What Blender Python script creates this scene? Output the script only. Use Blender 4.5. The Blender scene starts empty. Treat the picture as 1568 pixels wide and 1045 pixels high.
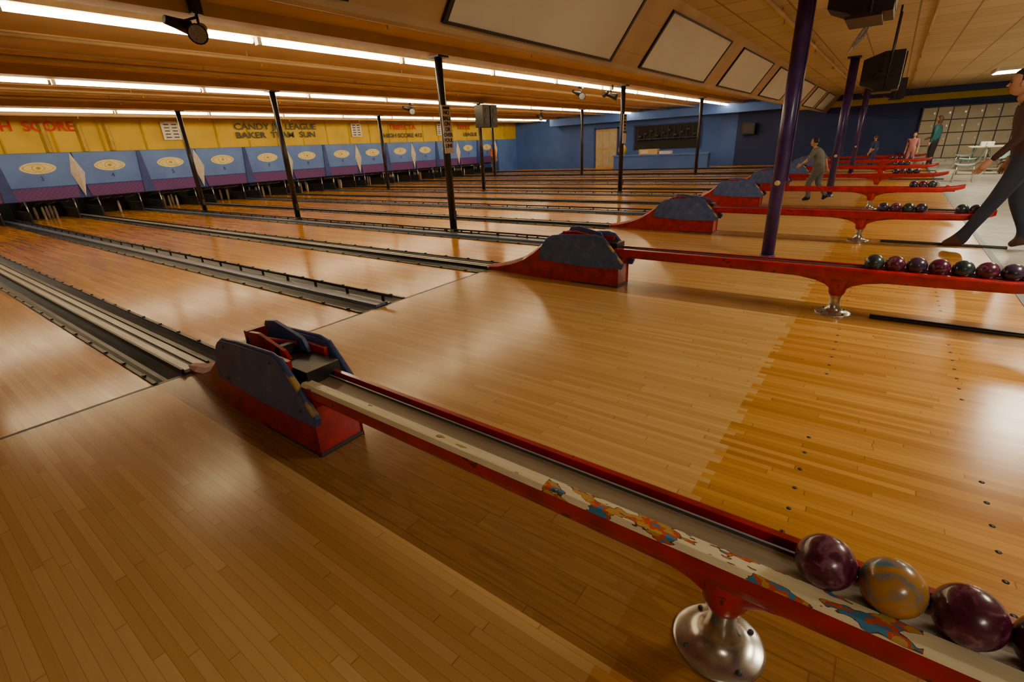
import bpy, math, random
from mathutils import Vector, Matrix
random.seed(7)
scene=bpy.context.scene
COL=bpy.context.collection
# ------------------------------------------------------------------ node helpers
def newmat(name):
    m=bpy.data.materials.new(name); m.use_nodes=True
    nt=m.node_tree; b=nt.nodes.get('Principled BSDF')
    return m,nt,b
def setb(b,col=None,rough=None,metal=None,coat=None,spec=None):
    if col is not None: b.inputs['Base Color'].default_value=(*col,1)
    if rough is not None: b.inputs['Roughness'].default_value=rough
    if metal is not None: b.inputs['Metallic'].default_value=metal
    if coat is not None: b.inputs['Coat Weight'].default_value=coat; b.inputs['Coat Roughness'].default_value=.08
    if spec is not None: b.inputs['Specular IOR Level'].default_value=spec
def noisy(name,c1,c2,scale=6,rough=.5,metal=0,coat=0,stretch=(1,1,1),detail=4,lo=.35,hi=.65,bump=0,c3=None,p3=.7):
    m,nt,b=newmat(name); setb(b,c1,rough,metal,coat)
    tc=nt.nodes.new('ShaderNodeTexCoord'); mp=nt.nodes.new('ShaderNodeMapping'); mp.inputs['Scale'].default_value=stretch
    nz=nt.nodes.new('ShaderNodeTexNoise'); nz.inputs['Scale'].default_value=scale; nz.inputs['Detail'].default_value=detail
    r=nt.nodes.new('ShaderNodeValToRGB'); r.color_ramp.elements[0].position=lo; r.color_ramp.elements[1].position=hi
    r.color_ramp.elements[0].color=(*c1,1); r.color_ramp.elements[1].color=(*c2,1)
    if c3:
        q=r.color_ramp.elements.new(p3); q.color=(*c3,1)
        q=r.color_ramp.elements.new(p3-.01); q.color=(*c2,1)
    L=nt.links.new
    L(tc.outputs['Object'],mp.inputs[0]); L(mp.outputs[0],nz.inputs['Vector']); L(nz.outputs[0],r.inputs[0]); L(r.outputs[0],b.inputs['Base Color'])
    if bump:
        bp=nt.nodes.new('ShaderNodeBump'); bp.inputs['Strength'].default_value=bump; bp.inputs['Distance'].default_value=.01
        L(nz.outputs[0],bp.inputs['Height']); L(bp.outputs[0],b.inputs['Normal'])
    return m
def plain(name,c,rough=.5,metal=0,coat=0):
    return noisy(name,tuple(x*.88 for x in c),tuple(min(1,x*1.1) for x in c),9,rough,metal,coat)
def emis(name,c,s):
    m,nt,b=newmat(name); setb(b,c,.5); b.inputs['Emission Color'].default_value=(*c,1); b.inputs['Emission Strength'].default_value=s
    return m
class G:
    def __init__(s,nt): s.nt=nt
    def m(s,op,a,b=None,c=None):
        n=s.nt.nodes.new('ShaderNodeMath'); n.operation=op
        for i,v in enumerate((a,b,c)):
            if v is None: continue
            if isinstance(v,(int,float)): n.inputs[i].default_value=v
            else: s.nt.links.new(v,n.inputs[i])
        return n.outputs[0]
    def comb(s,x,y,z=0):
        n=s.nt.nodes.new('ShaderNodeCombineXYZ')
        for i,v in enumerate((x,y,z)):
            if isinstance(v,(int,float)): n.inputs[i].default_value=v
            else: s.nt.links.new(v,n.inputs[i])
        return n.outputs[0]
    def white(s,vec):
        n=s.nt.nodes.new('ShaderNodeTexWhiteNoise'); n.noise_dimensions='3D'; s.nt.links.new(vec,n.inputs['Vector']); return n.outputs['Value']
    def noise(s,vec,scale=1,detail=3):
        n=s.nt.nodes.new('ShaderNodeTexNoise'); n.inputs['Scale'].default_value=scale; n.inputs['Detail'].default_value=detail
        s.nt.links.new(vec,n.inputs['Vector']); return n.outputs[0]
    def mix(s,f,a,b):
        n=s.nt.nodes.new('ShaderNodeMix'); n.data_type='RGBA'
        for sock,v in ((n.inputs[0],f),(n.inputs[6],a),(n.inputs[7],b)):
            if isinstance(v,tuple): sock.default_value=(*v,1)
            elif isinstance(v,(int,float)): sock.default_value=v
            else: s.nt.links.new(v,sock)
        return n.outputs[2]
def boards(name,light,dark,kind,rough=.2,spec=.4):
    m,nt,b=newmat(name); g=G(nt); L=nt.links.new
    tc=nt.nodes.new('ShaderNodeTexCoord'); sp=nt.nodes.new('ShaderNodeSeparateXYZ'); L(tc.outputs['Object'],sp.inputs[0])
    x,y=sp.outputs[0],sp.outputs[1]
    strip=None
    if kind=='approach':
        t=g.m('MODULO',g.m('ADD',y,3.458*3-1.14+.27),3.458)
        strip=g.m('LESS_THAN',t,.48)
        w=g.m('ADD',.034,g.m('MULTIPLY',strip,.056))
    else: w=.034
    yr=g.m('DIVIDE',y,w); row=g.m('FLOOR',yr); fr=g.m('SUBTRACT',yr,row)
    rn=g.white(g.comb(row,3.3,1.7))
    Ln=1.15
    xr=g.m('ADD',g.m('DIVIDE',x,Ln),g.m('MULTIPLY',rn,17.3)); colm=g.m('FLOOR',xr); fx=g.m('SUBTRACT',xr,colm)
    v=g.white(g.comb(row,colm,5.1))
    # grain
    gv=g.comb(g.m('ADD',g.m('MULTIPLY',x,1.6),g.m('MULTIPLY',v,31.)),g.m('MULTIPLY',y,70.),v)
    gn=g.noise(gv,1.0,5)
    gn2=g.noise(g.comb(g.m('MULTIPLY',x,.8),g.m('MULTIPLY',y,.8),.3),1.0,2)
    v2=g.m('POWER',v,1.2)
    f=g.m('ADD',g.m('MULTIPLY',v2,.76),g.m('MULTIPLY',gn,.60)); f=g.m('SUBTRACT',f,.11)
    f=g.m('ADD',f,g.m('MULTIPLY',g.m('SUBTRACT',gn2,.5),.35))
    cl=nt.nodes.new('ShaderNodeClamp'); L(f,cl.inputs[0]); f=cl.outputs[0]
    if kind=='approach':
        A=g.mix(f,dark[0],light[0]); B=g.mix(f,dark[1],light[1])
        thr=g.m('ADD',3.36,g.m('MULTIPLY',g.m('FLOOR',g.m('MULTIPLY',g.white(g.comb(g.m('FLOOR',g.m('DIVIDE',y,.034)),9.,2.)),2.)),.045))
        isB=g.m('GREATER_THAN',x,thr)
        c=g.mix(isB,A,B)
        ring=g.m('SINE',g.m('MULTIPLY',g.noise(g.comb(g.m('MULTIPLY',x,1.1),g.m('MULTIPLY',y,7.),v),1.0,2),60.))
        pl=g.mix(gn,(.15,.062,.014),(.35,.165,.045)); pl=g.mix(g.m('MULTIPLY',g.m('GREATER_THAN',ring,.6),.3),pl,(.09,.036,.01))
        c=g.mix(g.m('MULTIPLY',strip,.8),c,pl)
    else:
        c=g.mix(f,dark,light)
    # seams
    s1=g.m('LESS_THAN',fr,.05); s2=g.m('LESS_THAN',fx,.004)
    sm=g.m('MAXIMUM',s1,s2)
    c=g.mix(g.m('MULTIPLY',sm,.42),c,(.10,.04,.010))
    L(c,b.inputs['Base Color'])
    rr=g.m('ADD',rough-.04,g.m('MULTIPLY',g.noise(g.comb(g.m('MULTIPLY',x,2.),g.m('MULTIPLY',y,9.),0.),1.,3),.10))
    L(rr,b.inputs['Roughness'])
    bp=nt.nodes.new('ShaderNodeBump'); bp.inputs['Strength'].default_value=.07; bp.inputs['Distance'].default_value=.002
    L(g.m('SUBTRACT',v,sm),bp.inputs['Height']); L(bp.outputs[0],b.inputs['Normal'])
    b.inputs['Specular IOR Level'].default_value=spec
    return m
# ------------------------------------------------------------------ mesh builder
class MB:
    def __init__(s): s.v=[];s.f=[];s.m=[];s.s=[]
    def add(s,vs,fs,m=0,smooth=False):
        o=len(s.v); s.v+= [tuple(p) for p in vs]
        for f in fs: s.f.append([o+i for i in f]); s.m.append(m); s.s.append(smooth)
    def box(s,x0,x1,y0,y1,z0,z1,m=0):
        s.add([(x0,y0,z0),(x1,y0,z0),(x1,y1,z0),(x0,y1,z0),(x0,y0,z1),(x1,y0,z1),(x1,y1,z1),(x0,y1,z1)],
              [(0,3,2,1),(4,5,6,7),(0,1,5,4),(1,2,6,5),(2,3,7,6),(3,0,4,7)],m)
    def prism(s,pts,ax,lo,hi,m=0):
        n=len(pts); vs=[]
        for t in (lo,hi):
            for a,b in pts:
                vs.append({'x':(t,a,b),'y':(a,t,b),'z':(a,b,t)}[ax])
        fs=[tuple(range(n)),tuple(range(2*n-1,n-1,-1))]+[(i,n+i,n+(i+1)%n,(i+1)%n) for i in range(n)]
        s.add(vs,fs,m)
    def tube(s,pts,rad,n=12,m=0,cap=True,smooth=True):
        pts=[Vector(p) for p in pts]
        if isinstance(rad,(int,float)): rad=[rad]*len(pts)
        vs=[];fs=[]; up=None
        for i,p in enumerate(pts):
            d=(pts[min(i+1,len(pts)-1)]-pts[max(i-1,0)])
            if d.length<1e-9: d=Vector((0,0,1))
            d.normalize()
            if up is None: up=Vector((0,0,1)) if abs(d.z)<.9 else Vector((1,0,0))
            a=d.cross(up).normalized(); b2=a.cross(d).normalized(); up=b2 
            for k in range(n):
                t=2*math.pi*k/n; vs.append(p+a*math.cos(t)*rad[i]+b2*math.sin(t)*rad[i])
        for i in range(len(pts)-1):
            for k in range(n): fs.append((i*n+k,i*n+(k+1)%n,(i+1)*n+(k+1)%n,(i+1)*n+k))
        s.add(vs,fs,m,smooth)
        if cap:
            o=len(pts)-1
            s.add(vs[:n],[tuple(range(n))[::-1]],m); s.add(vs[o*n:],[tuple(range(n))],m)
    def lathe(s,c,prof,n=24,m=0,smooth=True):
        vs=[];fs=[]
        for r,z in prof:
            for k in range(n):
                t=2*math.pi*k/n; vs.append((c[0]+r*math.cos(t),c[1]+r*math.sin(t),c[2]+z))
        for i in range(len(prof)-1):
            for k in range(n): fs.append((i*n+k,i*n+(k+1)%n,(i+1)*n+(k+1)%n,(i+1)*n+k))
        fs.append(tuple(range(n))[::-1]); fs.append(tuple(range((len(prof)-1)*n,len(prof)*n)))
        s.add(vs,fs,m,smooth)
    def ball(s,c,r,m=0,n=24,k=14,sc=(1,1,1),fn=None):
        vs=[];fs=[]
        for i in range(k+1):
            ph=math.pi*i/k
            for j in range(n):
                t=2*math.pi*j/n
                p=Vector((math.sin(ph)*math.cos(t)*sc[0],math.sin(ph)*math.sin(t)*sc[1],math.cos(ph)*sc[2]))*r
                if fn: p=fn(p)
                vs.append((c[0]+p.x,c[1]+p.y,c[2]+p.z))
        for i in range(k):
            for j in range(n): fs.append((i*n+j,(i+1)*n+j,(i+1)*n+(j+1)%n,i*n+(j+1)%n))
        s.add(vs,fs,m,True)
    def loft(s,secs,segm,smooth=False,cap=0):
        n=len(secs[0]); vs=[p for sec in secs for p in sec]; o=len(s.v)
        s.v+=[tuple(p) for p in vs]
        for i in range(len(secs)-1):
            for k in range(n):
                s.f.append([o+i*n+k,o+i*n+(k+1)%n,o+(i+1)*n+(k+1)%n,o+(i+1)*n+k]); s.m.append(segm[k] if isinstance(segm,list) else segm); s.s.append(smooth)
        s.f.append([o+k for k in range(n)][::-1]); s.m.append(cap); s.s.append(False)
        s.f.append([o+(len(secs)-1)*n+k for k in range(n)]); s.m.append(cap); s.s.append(False)
    def build(s,name,mats,parent=None,bevel=0,fix=True):
        me=bpy.data.meshes.new(name); me.from_pydata(s.v,[],s.f)
        for mt in mats: me.materials.append(mt)
        for i,p in enumerate(me.polygons): p.material_index=s.m[i]; p.use_smooth=s.s[i]
        me.update()
        if fix:
            import bmesh
            bm=bmesh.new(); bm.from_mesh(me); bmesh.ops.remove_doubles(bm,verts=bm.verts,dist=1e-6); bmesh.ops.recalc_face_normals(bm,faces=bm.faces); bm.to_mesh(me); bm.free()
        ob=bpy.data.objects.new(name,me); COL.objects.link(ob)
        if parent: ob.parent=parent
        if bevel:
            bv=ob.modifiers.new('bevel','BEVEL'); bv.width=bevel; bv.segments=2; bv.limit_method='ANGLE'
        return ob
def empty(name):
    e=bpy.data.objects.new(name,None); COL.objects.link(e); return e
def inst(ob,name,dx=0,dy=0,dz=0):
    o=bpy.data.objects.new(name,ob.data); COL.objects.link(o); o.location=(dx,dy,dz)
    for md in ob.modifiers:
        n=o.modifiers.new(md.name,md.type)
        if md.type=='BEVEL': n.width=md.width;n.segments=md.segments;n.limit_method=md.limit_method
    return o
def text(body,name,loc,size,mat,rot=(math.pi/2,0,math.pi/2),parent=None,align='LEFT',sx=1):
    c=bpy.data.curves.new(name,'FONT'); c.body=body; c.size=size; c.extrude=.004; c.align_x=align; c.materials.append(mat); c.offset=size*.02
    o=bpy.data.objects.new(name,c); COL.objects.link(o); o.location=loc; o.rotation_euler=rot; o.scale=(sx,1,1)
    if parent: o.parent=parent
    return o
# ------------------------------------------------------------------ constants
S=1.729; Y0=1.14; NG=16; CZ=2.95
def gy(k): return Y0+S*k
XM=-16.175; YF=27.6; XR=9.2; YN=-4.2; XB=-19.0
# ------------------------------------------------------------------ materials
M_app=boards('approach_maple',((.70,.450,.170),(.66,.345,.072)),((.54,.310,.094),(.40,.170,.028)),'approach',.20,.38)
M_lane=boards('lane_maple',(.82,.415,.062),(.48,.195,.022),'lane',.15,.22)
M_conc=noisy('concourse_tile',(.46,.45,.42),(.58,.57,.53),3,.18,detail=8)
M_black=plain('black_paint',(.015,.015,.017),.4)
M_dark=plain('dark_grey',(.05,.052,.06),.45)
M_gut=noisy('gutter_grey',(.05,.07,.10),(.11,.135,.17),7,.35,stretch=(.3,3,3),detail=8)
M_alu=noisy('brushed_metal',(.26,.29,.34),(.42,.45,.50),8,.4,.4,stretch=(.1,8,8))
M_capw=noisy('return_track_white',(.44,.44,.43),(.70,.69,.67),6,.3,stretch=(.3,4,4),detail=8)
M_capb=noisy('divider_blue_grey',(.11,.16,.32),(.21,.28,.46),6,.3,stretch=(.3,4,4),detail=8)
M_red=noisy('rail_red',(.29,.005,.011),(.50,.010,.016),9,.30,0,.25,detail=9,c3=(.12,.012,.015),p3=.67)
M_redd=noisy('hood_red',(.25,.006,.010),(.48,.013,.016),10,.35,0,.2,detail=9,c3=(.06,.04,.09),p3=.64)
M_blue=noisy('hood_blue',(.050,.095,.29),(.085,.15,.39),8,.45,0,.15,detail=10,c3=(.22,.23,.28),p3=.63)
M_tan=noisy('trough_tan',(.24,.19,.13),(.33,.265,.185),5,.5,stretch=(.4,6,6))
M_steel=noisy('steel',(.35,.34,.32),(.6,.58,.54),12,.25,.9)
M_bpole=plain('pole_black',(.018,.018,.03),.35)
M_ppole=noisy('pole_purple',(.035,.014,.12),(.06,.03,.17),7,.3)
M_ceil=noisy('ceiling_tan',(.54,.37,.18),(.64,.45,.23),1.2,.7)
M_beam=noisy('beam_tan',(.42,.27,.12),(.52,.335,.155),2,.6)
M_sof=noisy('soffit_tan',(.46,.305,.145),(.56,.38,.185),2,.5)
M_scr=noisy('projection_screen',(.66,.64,.55),(.74,.72,.63),1,.6)
M_yel=noisy('yellow_paint',(.58,.41,.015),(.70,.51,.025),1.5,.6)
M_mblue=noisy('mask_blue',(.09,.20,.68),(.12,.26,.78),1.5,.5)
M_mnavy=noisy('mask_navy',(.02,.05,.28),(.04,.08,.36),3,.5)
M_white=plain('white_paint',(.75,.74,.70),.5)
M_pin=plain('pin_offwhite',(.42,.40,.36),.5)
M_eyec=plain('emblem_cream',(.84,.78,.42),.5)
M_gold=plain('gold_paint',(.50,.36,.03),.5)
M_rtxt=plain('sign_red',(.60,.010,.008),.6)
M_wblue=noisy('wall_blue',(.06,.15,.58),(.085,.20,.68),.8,.6)
M_wnavy=noisy('wall_navy',(.015,.035,.17),(.025,.05,.21),1,.6)
M_tdoor=noisy('door_tan',(.55,.40,.18),(.66,.50,.26),2,.6)
M_cream=noisy('locker_cream',(.54,.50,.37),(.62,.58,.45),3,.5)
M_foul=plain('foul_line_black',(.03,.02,.015),.4)
M_tube=emis('fluorescent_tube',(1.,.78,.45),34)
M_tubew=emis('fluorescent_tube_white',(1.,.86,.62),62)
M_fill=emis('fill_light_dim',(1.,.86,.64),30)  # dim emitter for the added fill panel behind the camera
M_pit=plain('pit_black',(.02,.02,.025),.7)
M_gwall=noisy('wall_tan',(.24,.16,.08),(.30,.20,.11),1,.7)
# purple lattice band
def lattice():
    m,nt,b=newmat('mask_lattice'); setb(b,(.1,.03,.2),.5); g=G(nt)
    tc=nt.nodes.new('ShaderNodeTexCoord'); sp=nt.nodes.new('ShaderNodeSeparateXYZ'); nt.links.new(tc.outputs['Object'],sp.inputs[0])
    y,z=sp.outputs[1],sp.outputs[2]
    a=g.m('FRACT',g.m('MULTIPLY',g.m('ADD',y,z),8.)); c=g.m('FRACT',g.m('MULTIPLY',g.m('SUBTRACT',y,z),8.))
    k=g.m('MAXIMUM',g.m('LESS_THAN',a,.22),g.m('LESS_THAN',c,.22))
    nt.links.new(g.mix(k,(.07,.05,.30),(.22,.04,.20)),b.inputs['Base Color']); return m
M_lat=lattice()
# chipped cream paint (rail lip)
def chipped():
    m,nt,b=newmat('chipped_cream_paint'); setb(b,rough=.35); g=G(nt); L=nt.links.new
    tc=nt.nodes.new('ShaderNodeTexCoord'); sp=nt.nodes.new('ShaderNodeSeparateXYZ'); L(tc.outputs['Object'],sp.inputs[0])
    x,y,z=sp.outputs
    v=g.comb(g.m('MULTIPLY',x,5.),g.m('MULTIPLY',y,14.),g.m('MULTIPLY',z,14.))
    n=g.noise(v,1.6,3)
    on=g.m('MULTIPLY',g.m('GREATER_THAN',x,3.08),g.m('LESS_THAN',x,4.02))
    n=g.m('ADD',n,g.m('MULTIPLY',on,.15)); n=g.m('ADD',n,g.m('MULTIPLY',g.m('LESS_THAN',x,2.5),-.03))
    chip=g.m('GREATER_THAN',n,.665); edge=g.m('GREATER_THAN',n,.65)
    n2=g.noise(g.comb(g.m('MULTIPLY',x,16.),g.m('MULTIPLY',y,30.),z),1.3,3)
    pc=g.mix(g.m('GREATER_THAN',n2,.48),(.55,.34,.08),(.62,.08,.02)); pc=g.mix(g.m('GREATER_THAN',n2,.56),pc,(.05,.24,.48))
    dirt=g.noise(g.comb(g.m('MULTIPLY',x,3.),g.m('MULTIPLY',y,25.),0.),2.,5)
    base=g.mix(dirt,(.66,.60,.38),(.98,.95,.72))
    c=g.mix(edge,base,(.12,.08,.05)); c=g.mix(chip,c,pc); L(c,b.inputs['Base Color']); return m
M_chip=chipped()
def swirl(name,cols,sc=9):
    m,nt,b=newmat(name); setb(b,rough=.26,coat=.35); b.inputs['Coat Roughness'].default_value=.1; L=nt.links.new
    tc=nt.nodes.new('ShaderNodeTexCoord')
    nz=nt.nodes.new('ShaderNodeTexNoise'); nz.inputs['Scale'].default_value=sc; nz.inputs['Detail'].default_value=6; nz.inputs['Distortion'].default_value=1.2
    L(tc.outputs['Object'],nz.inputs['Vector']); r=nt.nodes.new('ShaderNodeValToRGB'); L(nz.outputs[0],r.inputs[0])
    e=r.color_ramp.elements; e[0].position=.38; e[0].color=(*cols[0],1); e[1].position=.66; e[1].color=(*cols[-1],1)
    if len(cols)>2: q=e.new(.52); q.color=(*cols[1],1)
    L(r.outputs[0],b.inputs['Base Color']); return m
B_mar=swirl('ball_maroon',[(.060,.005,.028),(.10,.012,.048),(.22,.09,.16)],22)
B_org=swirl('ball_orange_blue',[(.52,.24,.04),(.38,.22,.07),(.05,.20,.34)],16)
B_blk=swirl('ball_dark_teal',[(.012,.02,.026),(.03,.06,.07)],18)
B_nav=swirl('ball_navy',[(.014,.014,.05),(.06,.03,.08)],18)
# tiles
def tiles():
    m,nt,b=newmat('ceiling_tiles'); setb(b,(.6,.5,.3),.8); g=G(nt); L=nt.links.new
    tc=nt.nodes.new('ShaderNodeTexCoord'); sp=nt.nodes.new('ShaderNodeSeparateXYZ'); L(tc.outputs['Object'],sp.inputs[0])
    x,y=sp.outputs[0],sp.outputs[1]
    k=g.m('MAXIMUM',g.m('LESS_THAN',g.m('FRACT',g.m('DIVIDE',x,.62)),.035),g.m('LESS_THAN',g.m('FRACT',g.m('DIVIDE',y,.62)),.035))
    v=g.white(g.comb(g.m('FLOOR',g.m('DIVIDE',x,.62)),g.m('FLOOR',g.m('DIVIDE',y,.62)),1.))
    c=g.mix(v,(.48,.36,.18),(.56,.43,.23)); c=g.mix(k,c,(.26,.18,.08)); L(c,b.inputs['Base Color']); return m
M_tiles=tiles()
# ------------------------------------------------------------------ floors
b=MB(); b.box(0,4.9,YN,YF,-.12,0); b.build('floor_approach',[M_app])
b=MB(); b.box(4.9,XR,YN,YF,-.12,-.002); b.build('floor_concourse',[M_conc])
b=MB(); b.box(XB,0,YN,YF,-.16,-.11); b.build('floor_under_lanes',[M_pit])
b=MB(); b.box(-.02,.006,YN,YF,-.05,.0012); b.build('trim_foul_line',[M_foul])
b=MB(); b.box(4.88,4.94,YN,YF,-.05,.004); b.build('trim_approach_edge',[M_dark])
hw=.28
for k in range(-3,15):
    b=MB(); b.box(-18.2,-.02,gy(k)+hw,gy(k+1)-hw,-.11,0); b.build('bowling_lane',[M_lane])
b=MB()
b.box(-18.2,-.02,gy(15)+hw,YF,-.11,0); b.build('floor_lane_edge',[M_lane])
# gutters
def gutter(k,even):
    b=MB(); y=gy(k); x0,x1=-18.0,-.02
    for sgn in (-1,1):
        a=sorted((y+sgn*hw,y+sgn*(hw-.026))); b.box(x0,x1,a[0],a[1],-.11,.010,0)
        x=x1-.2
        while x>x0:
            c=y+sgn*(hw-.013); b.box(x-.016,x+.016,c-.010,c+.010,.010,.022,0); x-=.42
        yo=y+sgn*(hw-.026); yi=y+sgn*.095; n=6; pts=[]
        for j in range(n+1):
            t=j/n; pts.append((yo+(yi-yo)*t,-.060*math.sin(math.pi*t)-.004))
        poly=pts+[(yi,-.1),(yo,-.1)]
        b.prism(poly,'x',x0,x1,1)
    b.box(x0,x1,y-.095,y+.095,-.1,.008,1)
    if even:
        b.box(x0,x1,y-.075,y-.02,.008,.030,2); b.box(x0,x1,y+.012,y+.072,.008,.030,2); b.box(x0,x1,y-.02,y+.012,.008,.018,3)
        b.box(x0,x1,y-.095,y-.078,.008,.04,0); b.box(x0,x1,y+.076,y+.093,.008,.04,0)
    else:
        b.box(x0,x1,y-.085,y+.03,.008,.028,4)
        b.box(x0,x1+.0,y+.045,y+.06,.008,.02,0)
        b.tube([(x0,y+.085,.075),(x1+.06,y+.085,.075)],.014,8,0)
        x=x1-.1
        while x>x0: b.box(x-.012,x+.012,y+.075,y+.095,-.05,.075,0); x-=.6
    return b.build('gutter_and_return_track',[M_black,M_gut,M_capw,M_dark,M_capb])
for k in range(-2,15): gutter(k,k%2==0)
# ------------------------------------------------------------------ hoods
M_gold2=noisy('worn_edge_paint',(.05,.09,.26),(.46,.34,.12),9,.5,lo=.52,hi=.58)
def hood():
    y=gy(0); b=MB()
    P=[(-.14,.004,.02),(-.08,.035,.035),(.12,.075,.06),(.35,.13,.085),(.55,.205,.105),(.70,.295,.118),(.82,.385,.125),(.95,.44,.13),(1.2,.445,.13),(1.52,.44,.13),(1.66,.36,.13),(1.76,.27,.128),(1.745,.262,.12)]
    secs=[]
    for x,z,w in P:
        c=min(.03,z*.4)
        secs.append([(x,y-w,0),(x,y-w,z-c),(x,y-w+c,z),(x,y+w-c,z),(x,y+w,z-c),(x,y+w,0)])
    b.loft(secs,0)
    plate=[(.80,.225),(.84,.37),(.90,.445),(.98,.485),(1.15,.50),(1.52,.515),(1.58,.50),(1.70,.37),(1.815,.235),(1.80,.200),(1.30,.190)]
    b.prism(plate,'y',y-.150,y-.118,1); b.prism(plate,'y',y+.118,y+.150,1)
    for sg in (-1,1):
        b.tube([(.90,y+sg*.134,.448),(.98,y+sg*.134,.49),(1.15,y+sg*.134,.505),(1.52,y+sg*.134,.52),(1.58,y+sg*.134,.503)],.010,8,1)
        b.tube([(1.58,y+sg*.134,.503),(1.70,y+sg*.134,.373),(1.815,y+sg*.134,.238)],.017,8,3)
    b.box(1.0,1.72,y-.09,y+.09,.30,.447,2)
    b.box(1.02,1.60,y-.112,y-.09,.43,.485,0); b.box(1.02,1.60,y+.09,y+.112,.43,.485,0)
    b.prism([(1.02,.45),(1.10,.56),(1.20,.575),(1.46,.52),(1.50,.45)],'y',y+.06,y+.08,1)
    b.prism([(1.05,.45),(1.12,.53),(1.22,.54),(1.46,.49),(1.50,.45)],'y',y-.05,y-.03,0)
    b.box(1.06,1.10,y-.05,y+.08,.45,.53,0); b.box(1.38,1.42,y-.05,y+.08,.45,.50,2)
    b.tube([(1.15,y-.03,.50),(1.30,y+.0,.50),(1.42,y+.05,.49)],.012,8,0)
    for x,z in ((.95,.25),(1.70,.26),(1.5,.47),(1.0,.45)): b.ball((x,y-.151,z),.008,4,10,6)
    b.box(1.2,1.757,y-.132,y+.132,0,.016,4)
    return b.build('ball_return_hood',[M_redd,M_blue,M_black,M_gold2,M_dark],bevel=.004)
h0=hood()
for n in range(1,8): inst(h0,'ball_return_hood',0,2*S*n,0)
# ------------------------------------------------------------------ rails
def rail(lip):
    y=1.12; zt=.40; b=MB()
    base=[(-.090,'d'),(-.104,-.060),(-.104,-.016),(-.1,-.006),(-.092,0),(-.050,0),(-.048,-.010),(-.042,-.012),(-.040,-.020),(-.015,-.025),(.012,-.025),(.040,-.020),(.042,-.010),(.050,-.010),(.052,-.030),(.068,-.030),(.070,.002),(.092,.002),(.1,-.008),(.1,-.05),(.085,'d')]
    segm=[0,0,1,1,1,2,2,3,4,4,4,3,2,3,3,0,0,0,0,0,0]
    X=[(1.70,0,1,.082),(2.2,0,1,.084),(2.8,0,1,.088),(3.3,0,1,.094),(3.63,0,1,.098),(4.0,0,1,.094),(4.4,0,1,.086),(4.62,.0,1,.08),(4.74,.008,.97,.072),(4.82,.02,.85,.066),(4.88,.034,.62,.064),(4.91,.045,.35,.063)]
    secs=[[(x,y+a*w,zt+zo+((-d) if c=='d' else c)) for a,c in base] for x,zo,w,d in X]
    b.loft(secs,segm)
    b.box(4.66,4.70,y-.05,y+.05,zt-.03,zt+.03,0)
    secs=[]
    for x,d,w in ((3.22,.0,.084),(3.36,.012,.08),(3.47,.032,.074),(3.54,.062,.062),(3.58,.095,.05),(3.63,.105,.048),(3.68,.095,.05),(3.72,.062,.062),(3.79,.032,.074),(3.90,.012,.08),(4.04,.0,.084)):
        secs.append([(x,y-w*.8,.308-d),(x,y-w,.33),(x,y+w,.33),(x,y+w*.8,.308-d)])
    b.loft(secs,0,True)
    b.lathe((3.63,y,0),[(.128,0),(.128,.006),(.120,.012),(.095,.017),(.066,.028),(.048,.05),(.040,.085),(.038,.13),(.044,.15),(.046,.16)],40,5)
    b.lathe((3.63,y,0),[(.047,.155),(.056,.17),(.062,.19),(.066,.23),(.075,.30)],28,0)
    for i in range(4):
        a=math.pi/4+i*math.pi/2; b.ball((3.63+.104*math.cos(a),y+.104*math.sin(a),.016),.009,3,10,6)
    x=1.9
    while x<4.6: b.ball((x,y+.060,zt-.028),.005,5,8,5); x+=.22
    return b.build('ball_return_rail',[M_red,lip,M_alu,M_dark,M_tan,M_steel],bevel=.002)
r0=rail(M_chip); r1=rail(M_red); r1.location=(0,2*S,0)
for n in range(2,8): inst(r1,'ball_return_rail',0,2*S*n,0)
for n in range(8):
    b=MB(); y=1.12+2*S*n; b.box(3.88,5.1,y-.022,y+.022,0,.02,0); b.box(3.88,5.1,y-.008,y+.008,.02,.03,0)
    b.build('floor_track_bar',[M_black],bevel=.003)
def ball(x,n,mat,z=.4405,r=.064):
    b=MB(); b.ball((0,0,0),r,0,32,20); o=b.build('bowling_ball',[mat],fix=False); o.location=(x,1.12+2*S*n-.002,z); o.rotation_euler=(random.random()*6,random.random()*6,random.random()*6)
    return o
seq={0:[B_mar,B_org,B_mar,B_mar,B_blk,B_mar],1:[B_blk,B_mar,B_nav,B_mar,B_blk,B_mar,B_nav],2:[B_nav,B_mar,B_blk,B_nav,None,None,B_blk,B_nav],3:[None,None,None,B_nav,B_mar,B_blk],4:[None,B_nav,B_mar,B_blk,B_nav],5:[None,B_mar,B_nav,B_blk],6:[B_nav,B_mar,B_blk,None,B_nav],7:[None,B_nav,B_mar]}
for n,l in seq.items():
    x=3.83
    for m in l:
        if m: ball(x,n,m)
        x+=.1284
# approach dots
b=MB()
for k in range(-2,15):
    yc=gy(k)+S/2
    for X in (3.71,4.34):
        for j in range(-3,4): b.lathe((X,yc+j*.15,-.001),[(.010,0),(.010,.0018)],10,0)
b.build('approach_dots',[M_black])
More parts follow.
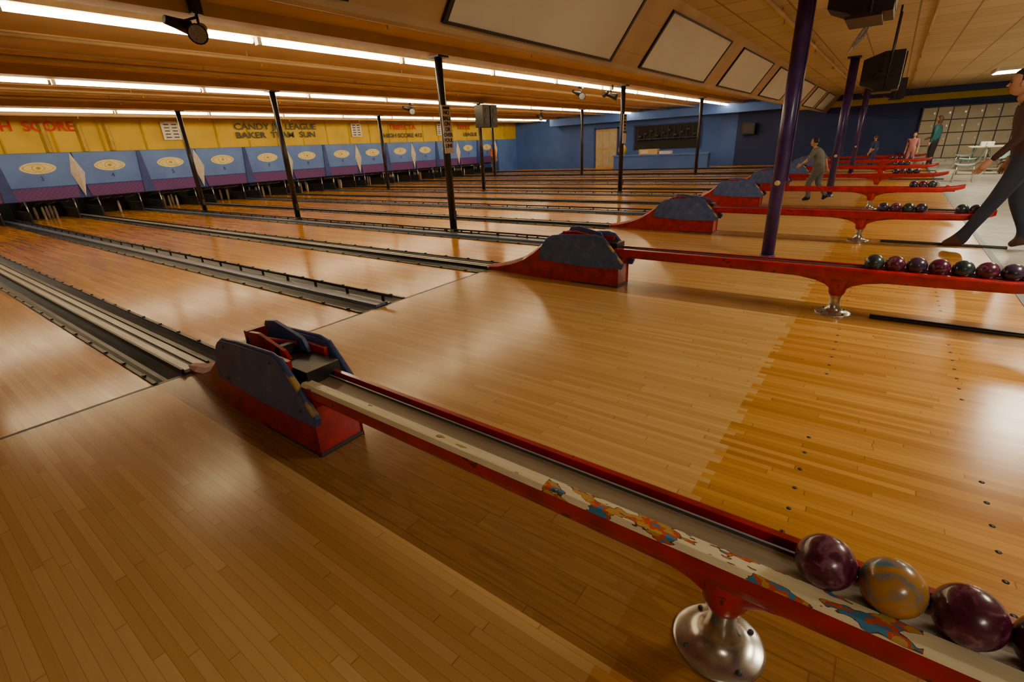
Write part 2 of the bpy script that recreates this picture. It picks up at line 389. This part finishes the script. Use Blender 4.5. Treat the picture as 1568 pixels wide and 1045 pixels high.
# ------------------------------------------------------------------ poles
for xi,X in enumerate((-12.6,-7.5,-2.37,2.8)):
    for r in range(3):
        Y=6.45+7.1*r
        b=MB(); rad=.062 if X<0 else .072
        zb=.028 if X<0 else 0
        zt=2.815
        b.tube([(X,Y,zb),(X,Y,zt)],rad,20,0); b.lathe((X,Y,zb),[(rad+.03,0),(rad+.03,.012),(rad+.012,.02),(rad+.012,.05),(rad,.055)],20,0)
        b.box(X-.12,X+.12,Y-.12,Y+.12,2.79,zt,0)
        if X<0: b.box(X+.05,X+.075,Y-.03,Y+.03,.25,.40,1)
        else:
            b.tube([(X+.085,Y-.02,.9),(X+.085,Y-.02,2.8)],.012,8,0); b.ball((X,Y-rad,.88),.03,2,12,8)
        b.build('support_pole',[M_bpole if X<0 else M_ppole,M_dark,M_tdoor])
# ------------------------------------------------------------------ shell
b=MB(); b.box(XB,1.05,YN,YF,CZ,CZ+.1); b.build('ceiling_lanes',[M_ceil])
b=MB(); b.box(1.05,XR,YN,YF,2.82,2.95); b.build('ceiling_concourse',[M_tiles])
b=MB(); b.box(XB,XR,YN-.15,YN,-.16,3.05); b.build('wall_near',[M_gwall])
b=MB(); b.box(XR,XR+.15,YN,YF,-.16,3.05); b.build('wall_right',[M_gwall])
b=MB(); b.box(XB-.15,XB,YN,YF,-.16,3.05); b.build('wall_pit_back',[M_pit])
b=MB(); b.box(XM-.12,XM-.02,YN,YF,1.91,CZ,0)
for i in range(22):
    y=2+ i*1.15
    b.prism([(XM-.02,y),(XM+.04,y+.03),(XM-.02,y+.08)],'z',1.92,2.88,0)
for y in (4.05,4.9,5.6): b.prism([(XM-.02,y),(XM+.08,y+.06),(XM+.08,y+.14),(XM-.02,y+.18)],'z',1.92,2.7,2)
b.box(XM-.02,XM+.05,YN,YF,2.86,CZ,1)
b.build('wall_yellow_sign',[M_yel,M_beam,M_gold])
b=MB(); b.box(XB,-2.6,YF,YF+.15,-.16,3.05,0); b.build('wall_far_blue',[M_wblue])
b=MB(); b.box(-2.6,XR,YF,YF+.15,-.16,3.05,0); b.box(-.4,XR,YF-.06,YF,2.36,2.82,1); b.build('wall_far_navy',[M_wnavy,M_yel])
for X in (-12.6,-7.5,-2.37):
    b=MB(); b.box(X-.14,X+.14,YN,YF,2.82,CZ); b.build('ceiling_beam',[M_beam])
for X,z,r in ((-.6,2.80,.03),(-4.4,2.84,.025),(-5.9,2.84,.03),(-9.4,2.84,.025),(-10.8,2.84,.03),(-14.3,2.8,.05),(-1.4,2.86,.02),(2.4,2.74,.028),(3.9,2.76,.02)):
    b=MB(); b.tube([(X,YN,z),(X,YF,z)],r,12,0)
    y=1.3
    while y<YF:
        b.tube([(X,y,z-.0),(X,y,z+.15 if X<0 else z+.07)],.008,6,0); b.lathe((X,y+.2,z-r-.05),[(.02,0),(.026,.004),(.008,.015),(.008,.05)],10,1); y+=3.1
    b.build('ceiling_pipe',[M_beam,M_gold])
b=MB()
for i in range(14): 
    X=-15.6+i*1.2
    b.box(X,X+.03,YN,YF,CZ-.02,CZ)
b.build('trim_ceiling_battens',[M_beam])
def strip(X,z,y0,y1,mat,w=.032):
    b=MB(); b.box(X-.09,X+.09,y0,y1,z+.04,CZ if X<1 else 2.82,1)
    y=y0
    while y<y1-.1:
        b.tube([(X,y+.03,z),(X,min(y+2.36,y1)-.03,z)],w,6,0); b.box(X-.04,X+.04,y-.02,y+.03,z-.04,z+.045,1); y+=2.4
    return b.build('fluorescent_strip_light',[mat,M_white])
strip(-2.95,2.80,1.4,26.8,M_tube); strip(-7.9,2.80,.4,26.8,M_tube); strip(-13.3,2.80,.4,26.8,M_tube)
for y in (-1.9,4.4,9.4,15.5,21.2):  # first one is an added, unseen fill lighting the near sides of hoods and rails
    b=MB(); b.box(5.75,6.45,y-.62,y+.62,2.74,2.82,1); b.box(5.80,6.40,y-.57,y+.57,2.73,2.742,0); b.build('ceiling_light_fixture',[M_tubew if y>0 else M_fill,M_white])
b=MB(); b.tube([(-18.3,YN+.3,1.6),(-18.3,YF-.3,1.6)],.03,8,0)
for k in range(-2,15): b.tube([(-18.9,gy(k),1.6),(-18.3,gy(k),1.6)],.02,8,1)
b.build('pit_light',[emis('pit_tube',(1,.85,.6),18),M_dark])
# ------------------------------------------------------------------ scoring screen soffit
b=MB()
b.prism([(1.05,2.175),(1.07,2.155),(1.10,2.15),(1.125,2.165),(1.135,2.21),(1.60,2.83),(1.60,2.95),(1.05,2.95)],'y',YN,YF-.02,0)
dx,dz=.465/.775,.62/.775; nx,nz=dz,-dx
def sp(s,o): return (1.135+dx*s+nx*o,2.21+dz*s+nz*o)
for n in range(-2,8):
    y0=2.86+3.36*n; y1=y0+2.52
    if y1>YF-.5: continue
    def slab(a,c,ya,yb,o0,o1,m):
        b.prism([sp(a,o0),sp(c,o0),sp(c,o1),sp(a,o1)],'y',ya,yb,m)
    slab(.03,.64,y0,y1,0.0,.014,1)
    slab(.01,.03,y0-.03,y1+.03,0,.026,2); slab(.64,.66,y0-.03,y1+.03,0,.026,2)
    slab(.01,.66,y0-.04,y0,0,.026,2); slab(.01,.66,y1,y1+.04,0,.026,2)
    slab(.12,.14,y1+.06,y1+.78,0,.008,0); slab(.45,.47,y1+.06,y1+.78,0,.008,0)
b.build('projection_score_screens',[M_sof,M_scr,M_black])
# ------------------------------------------------------------------ masking units
def mask(k):
    y0=gy(k)+.0; y1=gy(k+1); e=empty('pin_masking_unit'); yc=(y0+y1)/2
    b=MB(); b.prism([(y0+.02,1.90),(y1-.02,1.90),(y1-.10,.98),(y0+.10,.98)],'x',XM-.03,XM+.01,0)
    b.prism([(y0+.10,.97),(y1-.10,.97),(y1-.16,.62),(y0+.16,.62)],'x',XM-.03,XM+.02,1)
    b.box(XM-.02,XM+.03,y0+.1,y1-.1,.955,.985,2)
    b.box(XM-.05,XM-.03,y0,y1,.60,1.9,2)
    def lens(rx,rz,p,o,m):
        b.prism([(yc+rx*math.cos(t*math.pi/18),1.50+rz*math.copysign(abs(math.sin(t*math.pi/18))**p,math.sin(t*math.pi/18))) for t in range(36)],'x',XM,XM+o,m)
    lens(.41,.160,1.1,.014,3); lens(.35,.122,1.2,.017,4); lens(.335,.112,1.2,.020,3); lens(.145,.095,1,.023,4); lens(.13,.082,1,.026,3); lens(.055,.04,1,.029,4)
    b.build('panel',[M_mblue,M_lat,M_mnavy,M_eyec,M_gold],e)
    text(str(k+2),'lane_number',(XM+.012,yc,1.15),.17,M_mnavy,parent=e,align='CENTER')
for k in range(0,14): mask(k)
for k in range(0,15):
    y=gy(k); b=MB()
    if k%2==0:
        b.add([(XM+.02,y-.04,1.9),(XM+.02,y-.17,1.32),(XM+.02,y+.0,.62),(XM+.02,y+.17,1.32),(XM+.16,y,1.36)],[(0,1,4),(1,2,4),(2,3,4),(3,0,4),(0,3,2,1)],0)
    else:
        b.prism([(y-.05,1.9),(y+.05,1.9),(y+.15,.62),(y-.15,.62)],'x',XM,XM+.05,1)
    b.build('masking_divider',[M_white,M_mnavy])
b=MB(); b.box(XM-.04,XM,gy(14)+.3,YF,-.11,1.9,0); b.build('wall_masking_end',[M_mblue])
for k in range(0,14):
    yc=gy(k)+S/2; b=MB()
    b.box(-18.6,-17.9,yc-.57,yc+.57,0,.9,0)
    for sgn in (-1,1):
        b.box(-17.9,-16.25,yc+sgn*.55-.02,yc+sgn*.55+.02,0,.30,0)
        b.tube([(-16.3,yc+sgn*.56,.0),(-16.3,yc+sgn*.56,.60)],.02,8,1)
    for j in range(4): b.tube([(-17.6,yc-.5+j*.33,.42),(-16.5,yc-.5+j*.33,.55)],.02,8,1)
    b.box(-17.0,-16.4,yc-.57,yc+.57,.54,.60,0)
    b.build('pinsetter',[M_pit,M_steel])
    b=MB()
    for row in range(4):
        for j in range(row+1):
            if random.random()<.5: continue
            c=(-16.6-row*.26,yc+(j-row/2)*.28,0)
            b.lathe(c,[(.022,0),(.03,.06),(.037,.2),(.03,.34),(.02,.40)],12,0)
    if not b.v: b.lathe((-16.6,yc,0),[(.022,0),(.03,.06),(.037,.2),(.03,.34),(.02,.40)],12,0)
    b.build('candlepin_set',[M_pin])
# ------------------------------------------------------------------ signs
def sign(bd,y,z,s,m,sx=1): text(bd,'wall_lettering',(XM+.045,y,z),s,m,sx=sx)
sign('HIGH  SCORE',2.6,2.50,.36,M_rtxt,1.05)
sign('CANDY JR  LEAGUE\nBAKER  TEAM  SUN',9.6,2.52,.30,M_black,1.3)
sign('TRIFECTA',17.0,2.50,.32,M_rtxt,1.25); sign('HIGH SCORE 412',16.6,2.14,.26,M_black,1.3)
sign('TRIPLE',21.9,2.50,.32,M_rtxt,1.2); sign('LEAGUE',22.4,2.14,.26,M_black,1.3)
for y in (7.2,14.8,20.3):
    b=MB(); b.box(XM+.04,XM+.055,y,y+.55,2.2,2.78,0)
    for i in range(5):
        for j in range(2): b.box(XM+.055,XM+.058,y+.08+j*.24,y+.24+j*.24,2.26+i*.1,2.30+i*.1,1)
    b.build('score_poster',[M_white,M_dark])
def polesign(X,Y,z0,z1,w,txt):
    e=empty('pole_sign'); b=MB(); b.box(X+.075,X+.09,Y-w/2-.02,Y+w/2-.02,z0,z1,0)
    b.box(X+.09,X+.093,Y-w/2,Y+w/2-.04,z1-.06,z1-.02,1); b.build('board',[M_white,M_black],e)
    text(txt,'letters',(X+.092,Y-.02,z1-.14),.085,M_black,parent=e,align='CENTER')
polesign(-2.37,6.45,1.36,2.10,.2,'NO\nBALL\nON\nOR\nOVER\nFOUL\nLINE')
polesign(-2.37,13.55,1.36,2.10,.2,'NO\nBALL\nON\nOR\nOVER')
# ------------------------------------------------------------------ spotlights, monitors
def spot(X,Y,z=2.80,a=0):
    b=MB()
    b.box(X-.05,X+.05,Y-.05,Y+.05,z-.03,CZ,0)
    b.tube([(X,Y,z-.02),(X,Y,z-.14)],.015,8,0)
    d=Vector((math.cos(a),math.sin(a),-.35)).normalized(); c=Vector((X,Y,z-.17))
    b.tube([c-d*.16,c-d*.13,c-d*.02,c+d*.10,c+d*.19],[.035,.055,.06,.075,.095],16,0)
    b.tube([c+d*.17,c+d*.192],[.08,.08],16,1)
    d2=Vector((math.cos(a+2.2),math.sin(a+2.2),-.2)).normalized(); c2=c+Vector((-.05,-.2,.05))
    b.tube([c2-d2*.1,c2,c2+d2*.13],[.04,.05,.07],14,0); b.tube([c2,(X,Y,z-.05)],.012,8,0)
    b.build('ceiling_spotlight',[M_black,M_alu])
spot(-2.2,2.78,2.84,-.6); spot(-3.2,12.7,2.80,-.9); spot(-8.4,11.4,2.8,-.7); spot(-9.6,20.6,2.8,-1.2); spot(-2.9,13.9,2.8,.3)
def monitor(X,Y,z,s=1.,wires=True):
    b=MB(); w=.24*s;hh=.24*s
    b.loft([[(X+.20*s,Y-w,z-hh),(X+.20*s,Y+w,z-hh),(X+.20*s,Y+w,z+hh),(X+.20*s,Y-w,z+hh)],[(X-.02,Y-w,z-hh),(X-.02,Y+w,z-hh),(X-.02,Y+w,z+hh),(X-.02,Y-w,z+hh)],[(X-.26*s,Y-w*.6,z-hh*.6),(X-.26*s,Y+w*.6,z-hh*.6),(X-.26*s,Y+w*.6,z+hh*.7),(X-.26*s,Y-w*.6,z+hh*.7)]],0)
    b.box(X+.20*s,X+.205*s,Y-w*.84,Y+w*.84,z-hh*.78,z+hh*.84,1)
    for sy in (-1,1):
        yy=Y+sy*(w+.012); b.tube([(X+.05,yy,z-hh),(X+.05,yy,2.818)],.011,8,0); b.box(X-.08,X+.12,yy-.008,yy+.008,z-.06,z-.02,0)
    b.box(X-.1,X+.12,Y-w-.02,Y+w+.02,z-hh-.02,z-hh,0)
    if wires:
        for i in range(7):
            a=random.uniform(.05,.22); q=[]
            for t in range(9):
                u=t/8; q.append((X-.24-a*math.sin(u*3.1)+random.uniform(-.03,.03),Y-.25+.5*u*random.uniform(.6,1),2.8-(.12+a)*math.sin(u*3.14)*1.3))
            b.tube(q,.006,6,2)
    b.build('score_monitor',[M_black,M_dark,M_alu])
monitor(3.42,5.0,2.38,.9); monitor(3.50,8.9,2.10,.95); monitor(3.62,13.9,2.15,.8,False) 
b=MB()
for ya,yb in ((13.1,13.44),(13.5,13.84)):
    b.box(-7.3,-6.96,ya,yb,2.05,2.72,0); yy=(ya+yb)/2
    for zz,rr in ((2.26,.12),(2.54,.07)): b.prism([(yy+rr*math.cos(t*math.pi/8),zz+rr*math.sin(t*math.pi/8)) for t in range(16)],'x',-6.96,-6.945,1)
b.box(-7.43,-7.3,13.4,13.56,2.3,2.5,0)
b.build('pole_loudspeaker',[M_black,M_dark],bevel=.01)
# ------------------------------------------------------------------ far wall features
b=MB(); YD=YF-.004
b.box(-10.35,-9.0,YF-.05,YD,0,2.12,0)
b.box(-10.45,-10.35,YF-.07,YD,0,2.2,1); b.box(-9.0,-8.9,YF-.07,YD,0,2.2,1); b.box(-10.45,-8.9,YF-.07,YD,2.12,2.2,1)
for i in range(3): b.box(-10.3+i*.44,-9.93+i*.44,YF-.062,YF-.05,.15,1.0,2); b.box(-10.3+i*.44,-9.93+i*.44,YF-.062,YF-.05,1.1,2.0,2)
b.build('door_1',[M_tdoor,M_mnavy,M_cream])
b=MB(); b.box(-7.9,-4.4,YF-.06,YF,.95,2.15,0); b.box(-8.0,-7.9,YF-.09,YF,.9,2.2,1); b.box(-4.4,-4.3,YF-.09,YF,.9,2.2,1); b.box(-8.0,-4.3,YF-.09,YF,2.15,2.2,1)
for i in range(10):
    x=-7.7+i*.33; b.box(x,x+.03,YF-.12,YF-.06,1.4,2.05,2); b.ball((x+.1,YF-.14,1.62+.12*(i%3)),.09,2,12,8,(1.2,.5,.8))
b.box(-7.8,-4.5,YF-.2,YF-.06,1.45,1.48,1)
b.build('service_window',[M_pit,M_mnavy,M_dark])
b=MB(); b.box(-8.4,-3.4,25.9,26.3,0,.66,0); b.box(-8.45,-3.35,25.85,26.4,.66,.72,1); b.build('service_counter',[M_wblue,M_mblue])
b=MB(); b.box(-7.0,-6.0,26.0,26.3,.72,.98,0); b.box(-6.9,-6.5,25.99,26.0,.76,.92,1); b.box(-5.9,-5.3,26.0,26.3,.72,.86,1); b.build('counter_clutter_boxes',[M_tdoor,M_white])
b=MB(); b.ball((-8.0,26.1,1.0),.22,0,20,12,(1,1,1.2)); b.lathe((-8.0,26.1,.72),[(.16,0),(.16,.03),(.05,.06)],16,0); b.build('yellow_balloon_lamp',[M_yel])
b=MB(); b.box(-2.3,-1.7,YF-.4,YF-.05,1.45,1.95,0); b.box(-2.25,-1.75,YF-.41,YF-.4,1.5,1.9,1); b.box(-2.05,-1.95,YF-.1,YF,1.6,1.7,0); b.build('wall_television',[M_black,M_dark])
b=MB(); b.box(-13,-.6,YF-.9,YF-.02,2.45,CZ,0); b.box(-.6,XR,YF-.5,YF-.02,2.6,2.82,1); b.build('trim_blue_duct',[M_wblue,M_wnavy])
b=MB(); b.box(4.5,8.8,YF-.35,YF-.07,.15,2.1,1)
for i in range(9):
    for j in range(4): b.box(4.54+i*.47,4.97+i*.47,YF-.37,YF-.35,.18+j*.48,.62+j*.48,0); b.box(4.88+i*.47,4.93+i*.47,YF-.385,YF-.37,.38+j*.48,.45+j*.48,2)
b.box(4.5,8.8,YF-.33,YF-.07,-.002,.15,2)
b.build('locker_bank',[M_cream,M_dark,M_steel])
def chair(X,Y,ang,mat):
    b=MB()
    sh=[]
    for i in range(9):
        t=i/8
        sh.append((.22-.42*min(t*1.8,1),.44-.03*math.sin(min(t*1.8,1)*3.14)) if t<.55 else (-.20-.10*(t-.55)/.45,.44+.40*(t-.55)/.45))
    up=[(x,z+.018) for x,z in sh]
    b.prism(sh+up[::-1],'y',-.21,.21,0)
    for sx in(-.16,.16):
        for sy in(-.17,.17): b.tube([(sx,sy,.44),(sx*1.25,sy*1.2,0)],.012,8,1)
    o=b.build('plastic_chair',[mat,M_steel]); o.location=(X,Y,-.002); o.rotation_euler=(0,0,ang); return o
M_aqua=plain('chair_aqua',(.25,.42,.40),.35)
for X,Y,a in ((5.7,20.5,3.0),(6.3,20.6,3.2),(5.8,23.0,2.9),(6.6,23.2,.2),(5.4,17.6,3.1)): chair(X,Y,a,M_aqua)
def table(X,Y):
    b=MB(); b.box(X-.45,X+.45,Y-.45,Y+.45,.70,.73,0); b.tube([(X,Y,0),(X,Y,.70)],.035,12,1); b.lathe((X,Y,-.002),[(.26,0),(.26,.01),(.05,.05)],20,1)
    b.box(X-.2,X+.1,Y-.15,Y+.15,.73,.86,2); b.build('score_table',[M_cream,M_steel,M_white],bevel=.006)
table(6.2,21.8); table(7.2,19.5)
# ------------------------------------------------------------------ people
def skin_body(name,J,bones,rad,mats,cls,sub=2):
    keys=list(J.keys()); idx={k:i for i,k in enumerate(keys)}
    me=bpy.data.meshes.new(name+'_sk'); me.from_pydata([J[k] for k in keys],[(idx[a],idx[b]) for a,b in bones],[])
    ob=bpy.data.objects.new(name+'_sk',me); COL.objects.link(ob)
    md=ob.modifiers.new('s','SKIN')
    for k in keys:
        sv=me.skin_vertices[0].data[idx[k]]; r=rad[k]; sv.radius=r if isinstance(r,tuple) else (r,r); sv.use_root=(k=='pelvis')
    md.use_smooth_shade=True
    sb=ob.modifiers.new('ss','SUBSURF'); sb.levels=sub; sb.render_levels=sub
    dg=bpy.context.evaluated_depsgraph_get(); dg.update()
    m2=bpy.data.meshes.new_from_object(ob.evaluated_get(dg)); 
    bpy.data.objects.remove(ob)
    m2.materials.clear()
    for m in mats: m2.materials.append(m)
    segs=[(Vector(J[a]),Vector(J[b2]),cls.get((a,b2),0)) for a,b2 in bones]
    for p in m2.polygons:
        c=p.center; best=1e9
        for a,b2,ci in segs:
            d=b2-a; t=max(0,min(1,(c-a).dot(d)/max(1e-9,d.length_squared))); q=(c-(a+d*t)).length
            if q<best: best=q;bi=ci
        p.material_index=bi; p.use_smooth=True
    o=bpy.data.objects.new('body',m2); COL.objects.link(o); return o
M_skin=plain('skin',(.50,.27,.17),.5); M_hair=plain('hair_dark',(.02,.012,.008),.6); M_hairb=plain('hair_brown',(.09,.045,.02),.6)
M_eye=plain('eye_dark',(.02,.015,.01),.3)
def person(name,loc,heading,ht,pose,shirt,pants,shoe,hair,longhair=False,sleeve='short',bulk=1.):
    """local frame: x forward, y left, z up for a 1.75 m body"""
    e=empty(name); k=ht/1.75
    P=dict(pelvis=(0,0,.96),spine=(0,0,1.14),chest=(0,0,1.34),neck=(0,0,1.49),headb=(0,0,1.57),
      hipL=(0,.09,.92),kneeL=(.02,.10,.50),ankL=(0,.10,.09),toeL=(.15,.11,.035),
      hipR=(0,-.09,.92),kneeR=(.02,-.10,.50),ankR=(0,-.10,.09),toeR=(.15,-.11,.035),
      shL=(0,.18,1.43),elL=(-.02,.24,1.14),wrL=(.06,.25,.89),shR=(0,-.18,1.43),elR=(-.02,-.24,1.14),wrR=(.06,-.25,.89))
    P.update(pose); P['heelL']=tuple(Vector(P['ankL'])+Vector((-.05,0,-.045))); P['heelR']=tuple(Vector(P['ankR'])+Vector((-.05,0,-.045)))
    J={a:tuple(Vector(v)) for a,v in P.items()}
    bones=[('pelvis','spine'),('spine','chest'),('chest','neck'),('neck','headb'),('pelvis','hipL'),('hipL','kneeL'),('kneeL','ankL'),('ankL','toeL'),('ankL','heelL'),
      ('pelvis','hipR'),('hipR','kneeR'),('kneeR','ankR'),('ankR','toeR'),('ankR','heelR'),('chest','shL'),('shL','elL'),('elL','wrL'),('chest','shR'),('shR','elR'),('elR','wrR')]
    q=bulk
    rad=dict(pelvis=(.15*q,.13*q),spine=(.145*q,.125*q),chest=(.165*q,.13*q),neck=.058,headb=.05,hipL=.10*q,hipR=.10*q,kneeL=.066*q,kneeR=.066*q,ankL=.048*q,ankR=.048*q,toeL=.036,toeR=.036,heelL=.034,heelR=.034,
      shL=.075*q,shR=.075*q,elL=.046,elR=.046,wrL=.029,wrR=.029)
    fa=3 if sleeve=='short' else 0
    cls={('pelvis','spine'):0,('spine','chest'):0,('chest','neck'):0,('neck','headb'):3,('pelvis','hipL'):1,('pelvis','hipR'):1,('hipL','kneeL'):1,('hipR','kneeR'):1,('kneeL','ankL'):1,('kneeR','ankR'):1,
      ('ankL','toeL'):2,('ankR','toeR'):2,('ankL','heelL'):2,('ankR','heelR'):2,('chest','shL'):0,('chest','shR'):0,('shL','elL'):0,('shR','elR'):0,('elL','wrL'):fa,('elR','wrR'):fa}
    body=skin_body(name,J,bones,rad,[shirt,pants,shoe,M_skin],cls); body.parent=e
    hb=Vector(P['headb']); c=hb+Vector((.015,0,.095)); b=MB()
    def hf(p):
        q=p.copy()
        if q.z<0: q.y*=1-.28*(-q.z/.12); q.x*=1-.12*(-q.z/.12) if q.x<0 else 1
        if q.x>.07 : q.x=.07+(q.x-.07)*.6
        return q
    b.ball(c,1,0,24,16,(.094,.074,.118),hf)
    b.prism([(c.x+.075,c.z+.02),(c.x+.108,c.z-.025),(c.x+.075,c.z-.035)],'y',c.y-.012,c.y+.012,0)
    for sy in(-1,1):
        b.ball(c+Vector((.078,sy*.03,.008)),1,3,10,6,(.010,.014,.008)); b.ball(c+Vector((.0,sy*.074,-.01)),1,0,10,8,(.018,.010,.03)); b.ball(c+Vector((.082,sy*.03,.026)),1,1,8,5,(.008,.018,.004))
    b.ball(c+Vector((.078,0,-.058)),1,2,10,6,(.010,.025,.006))
    def hh(p):
        q=p.copy()
        if q.x>.02 and q.z<.045: q.x=.02+(q.x-.02)*.2; q.y*=.96
        if q.z<-.03 and not longhair: q.z=-.03+(q.z+.03)*.3; q.y*=.9
        if longhair and q.z<0 and q.x<.03: q.z*=2.0
        return q
    b.ball(c+Vector((-.012,0,.018)),1,1,24,16,(.098,.083,.116),hh)
    for sd in ('L','R'):
        w=Vector(P['wr'+sd]); d=(w-Vector(P['el'+sd])).normalized(); sy=1 if sd=='L' else -1
        side=Vector((1,0,0)); side=(side-d*side.dot(d)).normalized()
        b.tube([w-d*.01,w+d*.02,w+d*.06,w+d*.095],[.026,.032,.036,.030],12,0)
        inn=Vector((0,-sy,0))
        for i,(o,l) in enumerate(((-.026,.062),(-.009,.075),(.009,.080),(.026,.072))):
            p=w+d*.085+side*o; b.tube([p,p+d*l*.4+inn*.006,p+d*l*.75+inn*.02,p+d*l*.95+inn*.038],[.0095,.0088,.008,.006],8,0)
        p=w+d*.03+side*.03; b.tube([p,p+side*.028+d*.025+inn*.01,p+side*.035+d*.055+inn*.02],[.012,.010,.007],8,0)
    b.build('head_and_hands',[M_skin,hair,M_rtxt,M_eye],e)
    e.location=loc; e.rotation_euler=(0,0,heading); e.scale=(k,k,k); return e
PI=math.pi
c_dk=plain('shirt_dark_maroon',(.05,.014,.016),.8); c_jn=plain('jeans_navy',(.018,.024,.05),.8); c_sh=plain('shoe_dark',(.06,.02,.012),.5)
c_gr=plain('shirt_grey',(.16,.16,.14),.8); c_kh=plain('pants_grey',(.11,.12,.12),.8); c_teal=plain('top_teal',(.02,.11,.12),.8); c_bk=plain('pants_black',(.012,.012,.015),.8)
c_pk=plain('shirt_pink',(.42,.18,.18),.8); c_rd=plain('shirt_orange_red',(.70,.09,.02),.8); c_nv=plain('outfit_navy',(.03,.04,.10),.8)
man=person('walking_man',(5.02,7.93,0),PI,1.90,dict(pelvis=(.02,0,.97),spine=(.05,0,1.14),chest=(.10,0,1.33),neck=(.16,0,1.47),headb=(.22,0,1.55),
   hipL=(.02,.09,.93),kneeL=(.17,.10,.53),ankL=(.36,.10,.10),toeL=(.50,.11,.05),hipR=(.01,-.09,.93),kneeR=(-.02,-.10,.52),ankR=(-.20,-.10,.12),toeR=(-.07,-.11,.035),
   shL=(.11,.18,1.42),elL=(.16,.23,1.13),wrL=(.31,.21,.93),shR=(.11,-.18,1.42),elR=(.02,-.26,1.16),wrR=(.10,-.28,.92)),c_dk,c_jn,c_sh,M_hair,bulk=1.15,sleeve='long')
boy=person('bowling_boy',(2.62,12.6,0),PI*.93,1.34,dict(pelvis=(0,0,.90),spine=(.06,0,1.07),chest=(.13,0,1.26),neck=(.18,0,1.40),headb=(.23,0,1.47),hipL=(0,.09,.87),kneeL=(.20,.1,.50),ankL=(.14,.1,.09),toeL=(.29,.1,.035),
   hipR=(0,-.09,.87),kneeR=(.02,-.1,.47),ankR=(-.25,-.1,.16),toeR=(-.16,-.1,.04),shL=(.14,.18,1.35),elL=(.24,.26,1.12),wrL=(.40,.24,1.0),shR=(.14,-.18,1.35),elR=(-.02,-.24,1.12),wrR=(-.1,-.25,.88)),c_gr,c_kh,c_bk,M_hair,bulk=1.2)
person('standing_boy',(3.25,23.2,0),PI*.8,1.15,{},c_nv,c_nv,c_bk,M_hairb,bulk=1.15)
person('standing_girl',(4.35,22.8,0),-PI*.6,1.2,{},c_pk,c_pk,c_bk,M_hairb,True,bulk=1.1)
person('standing_woman',(4.95,23.6,0),PI*.9,1.68,dict(wrR=(.22,-.2,1.05)),c_teal,c_bk,c_bk,M_hairb,True,'long',bulk=1.1)
person('person_in_orange_shirt',(-15.3,24.0,0),0,1.6,dict(wrR=(.2,-.18,1.0)),c_rd,c_kh,c_bk,M_hairb,bulk=1.25)
# ------------------------------------------------------------------ world & camera
w=bpy.data.worlds.new('w'); scene.world=w; w.use_nodes=True; w.node_tree.nodes['Background'].inputs[0].default_value=(1,.75,.5,1); w.node_tree.nodes['Background'].inputs[1].default_value=.02
cam=bpy.data.cameras.new('camera'); co=bpy.data.objects.new('camera',cam); COL.objects.link(co)
cam.sensor_width=36; cam.lens=731.66/1568*36; cam.clip_start=.02; cam.clip_end=200
r=Vector((.80452,.592,-.04785)); f=Vector((-.56375,.7358,-.37522)).normalized(); r=(r-f*r.dot(f)).normalized(); u=r.cross(f)
m=Matrix(((r.x,u.x,-f.x,3.772),(r.y,u.y,-f.y,0),(r.z,u.z,-f.z,1.4),(0,0,0,1))); co.matrix_world=m
scene.camera=co
